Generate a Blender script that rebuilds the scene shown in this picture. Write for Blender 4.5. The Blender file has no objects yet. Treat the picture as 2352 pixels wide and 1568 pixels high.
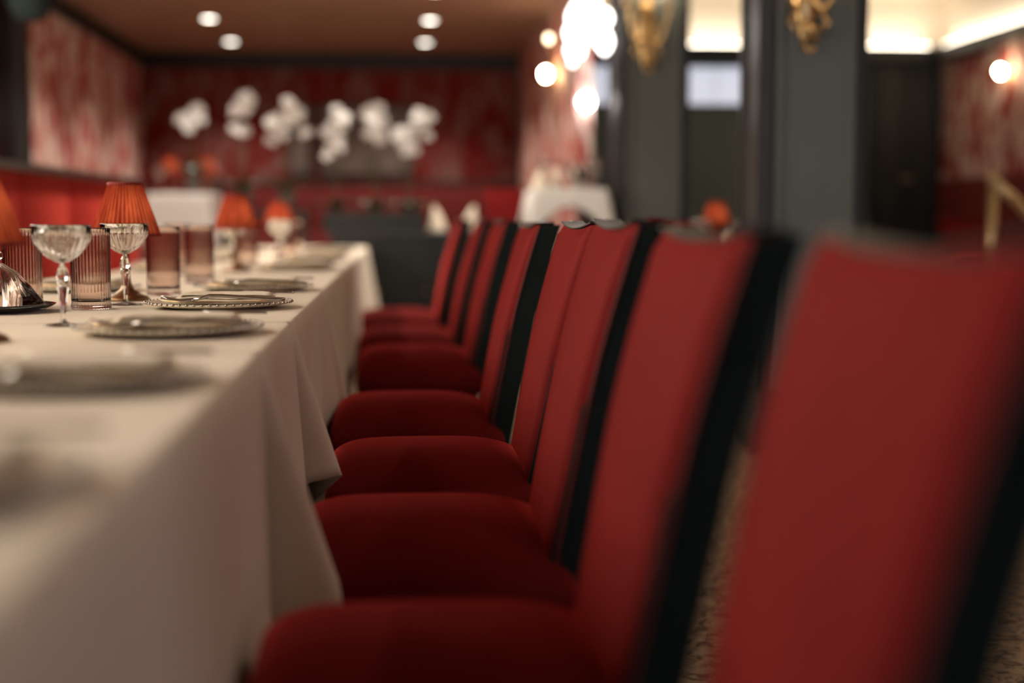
import bpy, bmesh, math, random
from mathutils import Vector, Matrix
R = math.radians
random.seed(7)
S = bpy.context.scene
C = S.collection

# ------------------------------------------------------------------ camera
cam_d = bpy.data.cameras.new('camera')
cam = bpy.data.objects.new('camera', cam_d); C.objects.link(cam)
cam.location = (0, 0, .96)
cam.rotation_euler = (R(90 - 5.0), 0, R(-4.57))
cam_d.sensor_width = 36; cam_d.lens = 50
cam_d.clip_start = .05; cam_d.clip_end = 100
cam_d.dof.use_dof = True
cam_d.dof.focus_distance = 2.85
cam_d.dof.aperture_fstop = 1.15
S.camera = cam
# ------------------------------------------------------------------ world, exposure
w = bpy.data.worlds.new('world'); S.world = w; w.use_nodes = True
w.node_tree.nodes['Background'].inputs[0].default_value = (.55, .7, 1, 1)
w.node_tree.nodes['Background'].inputs[1].default_value = .25
S.view_settings.view_transform = 'Standard'
S.view_settings.look = 'None'
S.view_settings.gamma = 1
S.view_settings.exposure = 0
S.cycles.use_denoising = True
S.cycles.max_bounces = 10
S.cycles.transparent_max_bounces = 24
S.cycles.sample_clamp_indirect = 4
S.cycles.caustics_refractive = False
S.cycles.caustics_reflective = False
# light levels
DOWN_E = 125.0        # recessed downlights over the far half of the room (W)
LAMP_E = 13.0        # table lamp bulbs (emission strength)
COVE_E = 12.5
WARM = (1, .88, .74)

# ------------------------------------------------------------------ materials
MAT = {}
def mat(name, col, rough=.6, metal=0, sheen=0, sheen_col=None, spec=.5, trans=0, emis=None, emis_s=0, sheen_r=.4, ior=1.45):
    m = bpy.data.materials.new(name); m.use_nodes = True
    b = m.node_tree.nodes['Principled BSDF']
    b.inputs['Base Color'].default_value = (*col, 1)
    b.inputs['Roughness'].default_value = rough
    b.inputs['Metallic'].default_value = metal
    b.inputs['Specular IOR Level'].default_value = spec
    b.inputs['IOR'].default_value = ior
    if sheen:
        b.inputs['Sheen Weight'].default_value = sheen
        b.inputs['Sheen Roughness'].default_value = sheen_r
        b.inputs['Sheen Tint'].default_value = (*(sheen_col or col), 1)
    if trans: b.inputs['Transmission Weight'].default_value = trans
    if emis:
        b.inputs['Emission Color'].default_value = (*emis, 1)
        b.inputs['Emission Strength'].default_value = emis_s
    MAT[name] = m
    return m
def nodes(m): return m.node_tree.nodes, m.node_tree.links, m.node_tree.nodes['Principled BSDF']
def coords(m, scale=(1, 1, 1)):
    n, l, b = nodes(m)
    t = n.new('ShaderNodeTexCoord'); mp = n.new('ShaderNodeMapping')
    mp.inputs['Scale'].default_value = scale
    l.new(t.outputs['Object'], mp.inputs['Vector'])
    return mp.outputs['Vector']
def noise_col(m, stops, scale=5, stretch=(1, 1, 1), detail=4, dist=0, rough=.55):
    n, l, b = nodes(m)
    v = coords(m, stretch)
    t = n.new('ShaderNodeTexNoise'); t.inputs['Scale'].default_value = scale
    t.inputs['Detail'].default_value = detail; t.inputs['Distortion'].default_value = dist
    t.inputs['Roughness'].default_value = rough
    l.new(v, t.inputs['Vector'])
    r = n.new('ShaderNodeValToRGB')
    e = r.color_ramp.elements
    while len(e) < len(stops): e.new(.5)
    for el, (p, c) in zip(e, stops): el.position = p; el.color = (*c, 1)
    l.new(t.outputs['Fac'], r.inputs['Fac'])
    l.new(r.outputs['Color'], b.inputs['Base Color'])
    return t
def bump(m, scale=60, strength=.15, dist=.003, stretch=(1, 1, 1), detail=3):
    n, l, b = nodes(m)
    v = coords(m, stretch)
    t = n.new('ShaderNodeTexNoise'); t.inputs['Scale'].default_value = scale; t.inputs['Detail'].default_value = detail
    l.new(v, t.inputs['Vector'])
    k = n.new('ShaderNodeBump'); k.inputs['Strength'].default_value = strength; k.inputs['Distance'].default_value = dist
    l.new(t.outputs['Fac'], k.inputs['Height']); l.new(k.outputs['Normal'], b.inputs['Normal'])

m = mat('velvet', (.10, .008, .008), .85, sheen=1.0, sheen_col=(1, .10, .09), spec=.10, sheen_r=.34)
noise_col(m, [(.3, (.12, .0065, .0065)), (.7, (.165, .009, .009))], 6, detail=6); bump(m, 900, .12, .0006)
m = mat('piping', (.10, .006, .006), .7, sheen=1, sheen_col=(1, .2, .15))
m = mat('dark_fabric', (.012, .013, .012), .9, spec=.1)
noise_col(m, [(.3, (.013, .019, .018)), (.7, (.020, .027, .026))], 30)
mat('crest', (.035, .032, .030), .45, 1)
mat('pewter', (.42, .39, .36), .32, 1)
m = mat('dark_wood', (.018, .012, .009), .4); noise_col(m, [(.3, (.012, .008, .006)), (.7, (.03, .018, .012))], 6, (1, 1, 8))
m = mat('cloth', (.80, .70, .55), .9, sheen=.25, sheen_col=(1, .95, .85), spec=.2)
noise_col(m, [(.3, (.77, .68, .55)), (.7, (.83, .74, .61))], 3, detail=5); bump(m, 700, .25, .0006)
m = mat('far_cloth', (.68, .66, .63), .9, spec=.2)
noise_col(m, [(.3, (.64, .62, .59)), (.7, (.72, .70, .67))], 3)
m = mat('napkin', (.80, .72, .58), .9, sheen=.2, sheen_col=(1, .95, .85), spec=.2); noise_col(m, [(.3, (.76, .68, .54)), (.7, (.84, .76, .62))], 20); bump(m, 500, .2, .0005)
m = mat('porcelain', (.80, .73, .60), .28, spec=.4)
m = mat('charger_glaze', (.78, .71, .58), .30, spec=.4)
m = mat('gilt', (.75, .48, .20), .3, 1); noise_col(m, [(.35, (.55, .32, .12)), (.65, (.85, .58, .27))], 25)
mat('brass', (.72, .55, .30), .35, 1)
mat('silver', (.42, .40, .37), .2, 1)
m = mat('bronze', (.20, .12, .06), .35, 1)
m = mat('smoke_glass', (.88, .77, .72), .03, trans=1, ior=1.45)
m = mat('clear_glass', (.97, .97, .95), .03, trans=1, ior=1.48)
def thin_glass(name, tint, f0):
    m = bpy.data.materials.new(name); m.use_nodes = True; MAT[name] = m
    n, l = m.node_tree.nodes, m.node_tree.links
    n.remove(n['Principled BSDF'])
    t = n.new('ShaderNodeBsdfTransparent'); t.inputs[0].default_value = (*tint, 1)
    g = n.new('ShaderNodeBsdfGlossy'); g.inputs['Roughness'].default_value = .06; g.inputs[0].default_value = (.95, .95, .95, 1)
    w_ = n.new('ShaderNodeLayerWeight'); w_.inputs[0].default_value = f0
    x = n.new('ShaderNodeMixShader')
    l.new(w_.outputs['Fresnel'], x.inputs[0]); l.new(t.outputs[0], x.inputs[1]); l.new(g.outputs[0], x.inputs[2])
    l.new(x.outputs[0], n['Material Output'].inputs[0])
thin_glass('thin_glass', (.95, .96, .95), .25)
m = mat('water', (.97, .97, .97), .0, trans=1, ior=1.33)
# lampshade fabric: diffuse + translucent
m = bpy.data.materials.new('shade'); m.use_nodes = True; MAT['shade'] = m
n, l = m.node_tree.nodes, m.node_tree.links
n.remove(n['Principled BSDF'])
d = n.new('ShaderNodeBsdfDiffuse'); t = n.new('ShaderNodeBsdfTranslucent'); a = n.new('ShaderNodeMixShader')
d.inputs[0].default_value = (.30, .035, .02, 1); t.inputs[0].default_value = (.72, .12, .04, 1); a.inputs[0].default_value = .55
nz = n.new('ShaderNodeTexNoise'); nz.inputs['Scale'].default_value = 90
rp = n.new('ShaderNodeValToRGB'); rp.color_ramp.elements[0].color = (.17, .030, .020, 1); rp.color_ramp.elements[1].color = (.62, .18, .10, 1)
rp.color_ramp.elements[0].position = .28; rp.color_ramp.elements[1].position = .72
tc = n.new('ShaderNodeTexCoord'); mp_ = n.new('ShaderNodeMapping'); mp_.inputs['Scale'].default_value = (1, 1, .05)
l.new(tc.outputs['Object'], mp_.inputs['Vector']); l.new(mp_.outputs[0], nz.inputs['Vector']); l.new(rp.outputs['Color'], t.inputs[0]); nz.inputs['Scale'].default_value = 60
gr = n.new('ShaderNodeTexGradient'); gr.gradient_type = 'RADIAL'; l.new(tc.outputs['Object'], gr.inputs['Vector'])
mu = n.new('ShaderNodeMath'); mu.operation = 'MULTIPLY'; mu.inputs[1].default_value = 40; l.new(gr.outputs['Fac'], mu.inputs[0])
pp = n.new('ShaderNodeMath'); pp.operation = 'PINGPONG'; pp.inputs[1].default_value = .5; l.new(mu.outputs[0], pp.inputs[0])
ad = n.new('ShaderNodeMath'); ad.operation = 'MULTIPLY_ADD'; ad.inputs[1].default_value = 1.1; l.new(pp.outputs[0], ad.inputs[0])
sb = n.new('ShaderNodeMath'); sb.operation = 'MULTIPLY_ADD'; sb.inputs[1].default_value = .9; sb.inputs[2].default_value = -.22; l.new(nz.outputs['Fac'], sb.inputs[0])
l.new(sb.outputs[0], ad.inputs[2]); l.new(ad.outputs[0], rp.inputs['Fac']); 
l.new(d.outputs[0], a.inputs[1]); l.new(t.outputs[0], a.inputs[2]); l.new(a.outputs[0], n['Material Output'].inputs[0])
mat('shade_trim', (.22, .02, .015), .8)
mat('bulb', (1, .8, .5), .5, emis=(1, .68, .36), emis_s=LAMP_E)
mat('sconce_bulb', (1, .9, .7), .5, emis=(1, .80, .52), emis_s=150)
mat('crystal_glow', (1, 1, 1), .5, emis=(1, .96, .90), emis_s=7)
mat('cool_bulb', (1, 1, 1), .5, emis=(1, .97, .92), emis_s=26)
mat('dim_globe', (.8, .75, .62), .5, emis=(1, .85, .6), emis_s=.45)
mat('downlight_glow', (1, 1, 1), .5, emis=(1, .93, .80), emis_s=14)
mat('cove_strip', (1, 1, 1), .5, emis=(1, .87, .71), emis_s=COVE_E)
mat('rear_fill_pane', (.8, .83, .9), .5, emis=(.70, .82, 1.0), emis_s=2.2)  # cool fill from the added rear window
mat('side_fill_pane', (.8, .8, .8), .5, emis=(1, .90, .75), emis_s=9.0)  # main fill from the added side windows
mat('window_glow', (.8, .83, .9), .5, emis=(.75, .80, .95), emis_s=.75)
# wallpaper
def paper(name, red, pale, lo, hi):
    m = mat(name, red, .8, spec=.2)
    noise_col(m, [(lo, red), (hi, pale)], 4.2, (1.7, 1.7, .75), 4, .9, .6)
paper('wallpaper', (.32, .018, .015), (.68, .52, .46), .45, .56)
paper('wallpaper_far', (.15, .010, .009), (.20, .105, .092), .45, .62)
m = mat('red_panel', (.13, .008, .008), .8, sheen=.2, sheen_col=(.9, .15, .12)); noise_col(m, [(.3, (.11, .007, .007)), (.7, (.15, .010, .009))], 5)
m = mat('ceiling_paint', (.30, .185, .13), .42, spec=.4); noise_col(m, [(.3, (.28, .172, .12)), (.7, (.32, .198, .14))], 1.2)
m = mat('cream_ceiling', (.80, .72, .60), .7); noise_col(m, [(.3, (.77, .69, .57)), (.7, (.82, .75, .63))], 1)
m = mat('black_paint', (.008, .010, .010), .5); noise_col(m, [(.3, (.006, .008, .008)), (.7, (.010, .013, .012))], 4)
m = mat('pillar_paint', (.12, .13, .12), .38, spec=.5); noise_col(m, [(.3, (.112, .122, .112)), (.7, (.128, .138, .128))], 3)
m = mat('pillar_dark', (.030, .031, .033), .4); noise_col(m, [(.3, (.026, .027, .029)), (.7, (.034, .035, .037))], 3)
m = mat('grey_green', (.13, .18, .175), .6); noise_col(m, [(.3, (.12, .168, .163)), (.7, (.14, .192, .187))], 2)
m = mat('carpet', (.25, .17, .115), .95, spec=.05)
noise_col(m, [(.38, (.11, .075, .052)), (.5, (.26, .18, .12)), (.62, (.34, .245, .165))], 22, (1, 1, 1), 5, 1.2); bump(m, 260, .6, .006)
m = mat('leaf', (.018, .045, .016), .35); noise_col(m, [(.3, (.012, .032, .012)), (.7, (.030, .065, .022))], 12)
m = mat('stem', (.05, .07, .025), .5); noise_col(m, [(.3, (.04, .055, .02)), (.7, (.075, .09, .03))], 12)
m = mat('petal', (.80, .79, .77), .6, spec=.3); noise_col(m, [(.3, (.84, .83, .81)), (.7, (.90, .89, .87))], 18)
mat('petal_lip', (.62, .45, .20), .5)
m = mat('pot', (.10, .085, .07), .5); noise_col(m, [(.3, (.06, .052, .045)), (.7, (.14, .12, .10))], 10)
m = mat('art', (.16, .12, .105), .35); noise_col(m, [(.35, (.07, .05, .045)), (.55, (.17, .13, .115)), (.7, (.24, .20, .18))], 4, detail=6)

# ------------------------------------------------------------------ mesh helpers
def obj(name, verts, faces, m, parent=None, smooth=False, loc=(0, 0, 0), rot=(0, 0, 0)):
    me = bpy.data.meshes.new(name)
    me.from_pydata([tuple(v) for v in verts], [], faces); me.update()
    bm = bmesh.new(); bm.from_mesh(me); bmesh.ops.recalc_face_normals(bm, faces=bm.faces); bm.to_mesh(me); bm.free()
    if smooth: me.shade_smooth()
    me.materials.append(MAT[m])
    o = bpy.data.objects.new(name, me); C.objects.link(o)
    o.location = loc; o.rotation_euler = rot
    if parent: o.parent = parent
    return o
def box_vf(x0, x1, y0, y1, z0, z1, bev=0):
    bm = bmesh.new(); bmesh.ops.create_cube(bm, size=1)
    for v in bm.verts:
        v.co = Vector((x0 + (v.co.x + .5) * (x1 - x0), y0 + (v.co.y + .5) * (y1 - y0), z0 + (v.co.z + .5) * (z1 - z0)))
    if bev: bmesh.ops.bevel(bm, geom=bm.edges[:], offset=bev, segments=2, affect='EDGES', profile=.6)
    bm.verts.index_update()
    out = [v.co.copy() for v in bm.verts], [tuple(v.index for v in f.verts) for f in bm.faces]
    bm.free(); return out
def box(name, x0, x1, y0, y1, z0, z1, m, parent=None, bev=0, **k):
    v, f = box_vf(x0, x1, y0, y1, z0, z1, bev)
    return obj(name, v, f, m, parent, **k)
def lathe_vf(prof, n=32, rib=0, amp=0, cap=True, ribs_rows=None):
    v, f = [], []
    for j, (r, z) in enumerate(prof):
        for i in range(n):
            a = 2 * math.pi * i / n
            rr = r
            if rib and (ribs_rows is None or j in ribs_rows): rr = r + amp * math.cos(rib * a)
            v.append((rr * math.cos(a), rr * math.sin(a), z))
    for j in range(len(prof) - 1):
        for i in range(n):
            f.append((j * n + i, j * n + (i + 1) % n, (j + 1) * n + (i + 1) % n, (j + 1) * n + i))
    if cap:
        if prof[0][0] > 1e-4: f.append(tuple(range(n))[::-1])
        if prof[-1][0] > 1e-4: f.append(tuple((len(prof) - 1) * n + i for i in range(n)))
    return v, f
def lathe(name, prof, m, parent=None, n=32, smooth=True, loc=(0, 0, 0), rot=(0, 0, 0), **k):
    v, f = lathe_vf(prof, n, **k)
    return obj(name, v, f, m, parent, smooth, loc, rot)
def tube_vf(pts, rad, n=8):
    pts = [Vector(p) for p in pts]
    v, f = [], []
    up = Vector((0, 0, 1))
    for i, p in enumerate(pts):
        d = (pts[min(i + 1, len(pts) - 1)] - pts[max(i - 1, 0)]).normalized()
        a = d.cross(up)
        if a.length < .05: a = d.cross(Vector((1, 0, 0)))
        a.normalize(); b = d.cross(a)
        r = rad[i] if isinstance(rad, (list, tuple)) else rad
        for k in range(n):
            t = 2 * math.pi * k / n
            v.append(p + a * (r * math.cos(t)) + b * (r * math.sin(t)))
    for i in range(len(pts) - 1):
        for k in range(n):
            f.append((i * n + k, i * n + (k + 1) % n, (i + 1) * n + (k + 1) % n, (i + 1) * n + k))
    f.append(tuple(range(n))); f.append(tuple((len(pts) - 1) * n + k for k in range(n)))
    return v, f
def tube(name, pts, rad, m, parent=None, n=8, **k):
    v, f = tube_vf(pts, rad, n)
    return obj(name, v, f, m, parent, True, **k)
def merge(*vfs):
    V, F = [], []
    for v, f in vfs:
        o = len(V); V += list(v); F += [tuple(i + o for i in q) for q in f]
    return V, F
def tag(o, label, cat, group=None):
    o['label'] = label; o['category'] = cat
    if group: o['group'] = group
    return o
def struct(o, label=None):
    o['kind'] = 'structure'
    if label: o['label'] = label
    return o
def empty(name, loc=(0, 0, 0), rz=0):
    o = bpy.data.objects.new(name, None); C.objects.link(o); o.location = loc; o.rotation_euler = (0, 0, rz)
    o.empty_display_size = .1
    return o
def copy_tree(o, parent=None):
    c = o.copy(); C.objects.link(c)
    c.parent = parent
    for ch in list(o.children): copy_tree(ch, c)
    return c
class Kind:
    """first placement uses the prototype, later ones copy it with its parts"""
    def __init__(self, make): self.make = make; self.p = None
    def put(self, loc, rz, label, cat, group=None, scale=None):
        if self.p is None: o = self.p = self.make()
        else: o = copy_tree(self.p)
        o.location = loc; o.rotation_euler = (0, 0, rz)
        if scale: o.scale = scale
        return tag(o, label, cat, group)

# ------------------------------------------------------------------ room shell
XL, XR, YF, YB = -2.25, 5.0, 12.9, -2.6
XS, ZC, ZR = 1.10, 2.40, 2.95
ZK = 2.49          # top of the black cornice            # ceiling step, low brown ceiling, cream ceiling
struct(box('floor', XL - .2, XR + .2, YB - .2, YF + .3, -.2, 0, 'carpet'), 'patterned beige carpet')
struct(box('ceiling', XL - .2, XS, YB - .2, YF + .2, ZC, ZC + .3, 'ceiling_paint'), 'low brown ceiling over the tables')
struct(box('ceiling_right', XS, XR + .2, YB - .2, YF + .2, ZR, ZR + .1, 'cream_ceiling'), 'cream ceiling washed by hidden cove light')
struct(box('wall_left', XL - .15, XL, YB, YF, 0, ZC, 'wallpaper'), 'red and white patterned wallpaper')
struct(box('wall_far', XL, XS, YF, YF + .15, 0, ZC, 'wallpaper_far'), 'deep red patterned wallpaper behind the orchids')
struct(box('wall_far_right', XS, XR, YF, YF + .15, 0, ZR, 'grey_green'), 'grey green wall behind the pillars')
struct(box('wall_right', XR, XR + .15, YB, YF, 0, ZR, 'wallpaper'), 'red and white patterned wallpaper beside the stair rail')
struct(box('wall_near', XL, XR, YB - .15, YB, 0, ZR, 'grey_green'))
# raised dining level
struct(box('floor_raised', .50, XR, 8.05, YF, 0, .36, 'carpet'), 'raised dining level')
struct(box('floor_raised_far', XL, .50, 9.75, YF, 0, .36, 'carpet'))
# trims
struct(box('trim_1', XL, XS, YF - .06, YF, ZC - .13, ZC, 'black_paint', bev=.01), 'dark crown moulding')
struct(box('trim_2', XL, XL + .05, YB, YF, ZC - .11, ZC, 'black_paint', bev=.01))
struct(box('trim_3', XR - .14, XR, 0, YF - .2, ZK - .12, ZK, 'black_paint', bev=.008), 'black cornice hiding the cove light')
struct(box('trim_4', XS + .1, XR - .14, YF - .22, YF, ZK - .12, ZK, 'black_paint', bev=.008))
struct(box('trim_5', XS + .1, XR - .1, YF - .12, YF, ZK - .16, ZK - .12, 'black_paint'))
struct(box('trim_6', XR - .03, XR, YB, YF, 0, 1.30, 'red_panel'), 'plain red dado')
struct(box('trim_7', XL, XL + .12, 8.25, 8.60, 0, ZC - .11, 'black_paint', bev=.01), 'dark pilaster on the left wall')
# cove strips lie on top of the cornice
s1 = box('cove_light', XR - .11, XR - .03, 1.0, YF - .3, ZK, ZK + .015, 'cove_strip'); tag(s1, 'glowing cove strip above black cornice on right wall', 'light strip')
s2 = box('cove_light', XS + .2, XR - .2, YF - .19, YF - .10, ZK, ZK + .015, 'cove_strip'); tag(s2, 'glowing cove strip above black cornice on far wall', 'light strip')
# partition with sconces
pw = struct(box('wall_partition', XS, XS + .10, 8.78, YF, .36, ZR, 'wallpaper'), 'red and pink patterned wall lit by sconces')
box('corner_post', XS - .012, XS, YF - .10, YF, .36, ZC - .13, 'black_paint', pw)
# high frosted window band
wn = struct(empty('window_1', (0, YF, 0)), 'high frosted window band with cool daylight')
for i in range(6):
    x0 = 1.45 + i * .36
    box('pane', x0, x0 + .35, -.03, -.02, 1.98, 2.31, 'window_glow', wn)
box('frame', 1.43, 3.63, -.022, 0, 1.95, 2.30, 'pillar_dark', wn)
# black door
dr = struct(empty('door_1', (0, YF, .36)), 'black panelled double door')
box('door_frame', 4.32, 4.98, -.05, 0, 0, 2.06, 'black_paint', dr)
for i in (0, 1):
    x0 = 4.36 + i * .295
    lf = box('door_leaf', x0, x0 + .285, -.08, -.05, .01, 2.0, 'black_paint', dr, .006)
    box('door_panel', x0 + .04, x0 + .245, -.088, -.08, 1.0, 1.9, 'black_paint', lf, .004)
    box('door_panel', x0 + .04, x0 + .245, -.088, -.08, .12, .86, 'black_paint', lf, .004)
    lathe('knob', [(0, 0), (.018, .006), (.022, .02), (.012, .034), (0, .04)], 'brass', lf, 12, loc=(x0 + (.26 if i == 0 else .025), -.088, .95), rot=(R(90), 0, 0))
struct(box('wall_right_nook', 4.36 - .05, XR, YF - .02, YF, .36, ZK - .4, 'black_paint'))
struct(box('trim_9', XS + .1, XR, YF - .02, YF, ZK, ZR, 'cream_ceiling'), 'cream cove wall above the cornice')
struct(box('trim_10', XR - .02, XR, 0, YF - .02, ZK, ZR, 'cream_ceiling'))
# added rear window, unseen, giving the pillars a cool fill
wr = struct(empty('window_rear_added', (0, YB, 0)), 'added unseen fill window behind the viewer')
for i in range(4):
    x0 = 1.5 + i * .82
    box('pane', x0, x0 + .78, .02, .03, .9, 2.3, 'rear_fill_pane', wr)
box('frame', 1.46, 4.8, .0, .02, .86, 2.34, 'pillar_dark', wr)
# invented side windows, unseen, added to light chair fronts and table tops
ws = struct(empty('window_side_added', (XL, 0, 0)), 'row of added unseen side windows above the banquette')
for i in range(7):
    y0 = .2 + i * 1.0
    box('pane', .02, .03, y0, y0 + .95, 1.30, 2.20, 'side_fill_pane', ws)
for i in range(8): box('mullion', 0, .05, .15 + i * 1.0 - (.0 if i else 0), .20 + i * 1.0, 1.25, 2.25, 'pillar_dark', ws)
box('frame', 0, .02, .15, 7.2, 1.25, 2.25, 'pillar_dark', ws)

# pillars
def pillar(x0, y0, wd, dp, z0, lab):
    p = struct(empty('pillar', (x0 + wd / 2, y0 + dp / 2, z0)), lab)
    h = ZR - z0; a, b = wd / 2, dp / 2
    box('shaft', -a, a, -b, b, 0, h, 'pillar_dark', p, .006)
    box('base', -a - .025, a + .025, -b - .025, b + .025, 0, .16, 'pillar_dark', p, .01)
    for side in ('front', 'left', 'right'):
        W2 = a if side == 'front' else b
        e = empty('panel_frame'); e.parent = p
        if side == 'front': e.location = (0, -b, 0)
        elif side == 'left': e.location = (-a, 0, 0); e.rotation_euler = (0, 0, R(-90))
        else: e.location = (a, 0, 0); e.rotation_euler = (0, 0, R(90))
        k = W2 - .055
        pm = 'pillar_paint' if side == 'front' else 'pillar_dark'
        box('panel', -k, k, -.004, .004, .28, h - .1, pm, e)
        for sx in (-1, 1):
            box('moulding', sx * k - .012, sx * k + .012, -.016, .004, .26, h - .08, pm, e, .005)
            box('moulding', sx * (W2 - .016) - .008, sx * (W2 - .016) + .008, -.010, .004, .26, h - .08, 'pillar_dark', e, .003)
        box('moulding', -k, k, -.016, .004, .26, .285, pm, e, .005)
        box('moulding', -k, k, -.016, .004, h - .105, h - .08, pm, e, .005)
    return p
pillar(1.455, 5.60, .405, .40, 0, 'broad charcoal panelled pillar behind the red chairs')
pillar(1.30, 8.35, .405, .40, .36, 'farther charcoal pillar beside the sconce wall')

# ------------------------------------------------------------------ banquettes
def banquette(name, length, zt, lab, npan, vm='velvet_bench'):
    """local: back along +Y at x=0 facing +X"""
    b = empty(name)
    box('plinth', .05, .50, 0, length, 0, .12, 'black_paint', b)
    pl = length / npan
    for i in range(npan):
        v, f = box_vf(.06, .56, i * pl + .004, (i + 1) * pl - .004, .12, .45, .03)
        obj('seat_cushion', v, f, vm, b, True)
        v, f = box_vf(-.02, .10, i * pl + .003, (i + 1) * pl - .003, .40, zt, .008)
        obj('back_panel', v, f, vm, b, True)
    box('cap_rail', -.05, .115, -.02, length + .02, zt, zt + .035, 'dark_wood', b, .008)
    box('end_panel', -.05, .5, -.03, 0, 0, zt, 'dark_wood', b, .005)
    return tag(b, lab, 'banquette')
m = mat('velvet_bench', (.20, .008, .006), .8, sheen=.25, sheen_col=(1, .12, .08), spec=.1)
noise_col(m, [(.3, (.20, .007, .005)), (.7, (.27, .010, .008))], 5)
b1 = banquette('banquette', 8.1, 1.15, 'long red velvet banquette with dark wood cap along left wall', 9)
b1.location = (-1.65, .6, 0)
b2 = banquette('banquette', 2.6, .88, 'red banquette below the far wallpaper behind the orchids', 3, 'red_panel')
b2.rotation_euler = (0, 0, R(-90)); b2.location = (-1.55, YF - .12, .36)

# ------------------------------------------------------------------ tables and cloths
TX0, TX1, TZ = -1.0, -.195, .762
def make_table(x0, x1, y0, y1, zt, lab, grp, zb=0):
    t = empty('dining_table', ((x0 + x1) / 2, (y0 + y1) / 2, zb))
    a, b = (x1 - x0) / 2 - .004, (y1 - y0) / 2 - .004
    box('tabletop', -a, a, -b, b, zt - zb - .03, zt - zb, 'dark_wood', t, .004)
    box('apron', -a + .05, a - .05, -b + .05, b - .05, zt - zb - .10, zt - zb - .03, 'dark_wood', t)
    for sx in (-1, 1):
        for sy in (-1, 1):
            box('leg', sx * (a - .07) - .03, sx * (a - .07) + .03, sy * (b - .07) - .03, sy * (b - .07) + .03, 0, zt - zb - .1, 'dark_wood', t, .004)
    tag(t, lab, 'table', grp); return t
def cloth(x0, x1, y0, y1, zt, drop, lab, grp, flares=(0, 0, 0, 0), seed=0, mt='cloth', side=.022, amp=.010, rad=.02, fdir=None, sig=.055, ends=.003, mid=1.0):
    """flares: outward throw of corners in order (+x,-y), (+x,+y), (-x,+y), (-x,-y)"""
    rnd = random.Random(seed)
    cx, cy = (x0 + x1) / 2, (y0 + y1) / 2
    hx, hy = (x1 - x0) / 2, (y1 - y0) / 2
    P = []   # (point, normal, corner idx or None, dist to corner)
    corners = [(1, -1), (1, 1), (-1, 1), (-1, -1)]
    step = .012
    loop = []
    for ci in range(4):
        sx, sy = corners[ci]
        ccx, ccy = sx * (hx - rad), sy * (hy - rad)
        a0 = [-90, 0, 90, 180][ci]
        for k in range(9):
            a = R(a0 + 90 * k / 8)
            loop.append((Vector((ccx + rad * math.cos(a), ccy + rad * math.sin(a))), Vector((math.cos(a), math.sin(a)))))
        nx, ny = corners[(ci + 1) % 4]
        e = Vector((nx * (hx - rad), ny * (hy - rad))) + rad * Vector((math.cos(R(a0 + 90)), math.sin(R(a0 + 90))))
        s = loop[-1][0].copy(); L = (e - s).length; n = max(2, int(L / step))
        nn = Vector((math.cos(R(a0 + 90)), math.sin(R(a0 + 90))))
        for k in range(1, n): loop.append((s.lerp(e, k / n), nn))
    N = len(loop)
    acc = [0.0]
    for i in range(1, N): acc.append(acc[-1] + (loop[i][0] - loop[i - 1][0]).length)
    ph = [rnd.uniform(0, 6.28) for _ in range(6)]
    fr = [rnd.uniform(11, 15), rnd.uniform(19, 26), rnd.uniform(34, 44), rnd.uniform(5, 8)]
    verts, faces = [], []
    rings = []
    def ring(fn):
        st = len(verts)
        for i, (p, nn) in enumerate(loop): verts.append(fn(i, p, nn))
        rings.append(st)
    ring(lambda i, p, nn: (cx + p.x - nn.x * .016, cy + p.y - nn.y * .016, zt + .0065))
    ring(lambda i, p, nn: (cx + p.x - nn.x * .006, cy + p.y - nn.y * .006, zt + .006))
    ring(lambda i, p, nn: (cx + p.x + nn.x * .001, cy + p.y + nn.y * .001, zt + .003))
    NV = 16
    for j in range(1, NV + 1):
        v = j / NV
        def fn(i, p, nn, v=v):
            s = acc[i]
            xside = abs(nn.x)
            base = side * xside + ends * (1 - xside)
            wob = math.sin(fr[0] * s + ph[0]) * .5 + math.sin(fr[1] * s + ph[1]) * .35 + math.sin(fr[2] * s + ph[2]) * .2 + math.sin(fr[3] * s + ph[3]) * .4
            off = .003 + base * v + amp * wob * v ** 1.3 * (xside if ends < .02 else 1)
            off = max(off, .003)
            q = Vector((p.x, p.y)) + nn * off
            h = mid
            for ci, (sx, sy) in enumerate(corners):
                if flares[ci] <= 0: continue
                d = (Vector((p.x, p.y)) - Vector((sx * hx, sy * hy))).length
                wgt = math.exp(-(d / (sig * (.45 + .75 * v))) ** 2)
                dirv = Vector(fdir if fdir else (sx * .97, sy * .0)) if not fdir == 'diag' else Vector((sx * .7, sy * .7))
                q = q + dirv * (flares[ci] * v * wgt)
                h += (.05 + 1 - mid) * wgt
            dz = drop * h + .006 * math.sin(3.1 * s + ph[4])
            return (cx + q.x, cy + q.y, zt - dz * v)
        ring(fn)
    for a, b in zip(rings[:-1], rings[1:]):
        for i in range(N):
            faces.append((a + i, a + (i + 1) % N, b + (i + 1) % N, b + i))
    faces.append(tuple(range(N)))
    o = obj('tablecloth', verts, faces, mt, None, True)
    md = o.modifiers.new('thickness', 'SOLIDIFY'); md.thickness = .0016; md.offset = 1
    return tag(o, lab, 'tablecloth', grp)
GT, GC = 'tables of the long row', 'cream tablecloths of the long row'
rows = [  # y0, y1, drop, flares(+x near, +x far), words
    (.55, 2.005, .385, (.0, .0), 'nearest the camera'),
    (2.03, 2.60, .40, (.135, .03), 'second from the camera'),
    (2.625, 3.69, .26, (.085, .03), 'third from the camera'),
    (3.715, 6.20, .38, (.085, .0), 'fourth from the camera'),
    (6.225, 9.10, .42, (.0, .085), 'at the far end of the row'),
]
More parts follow.
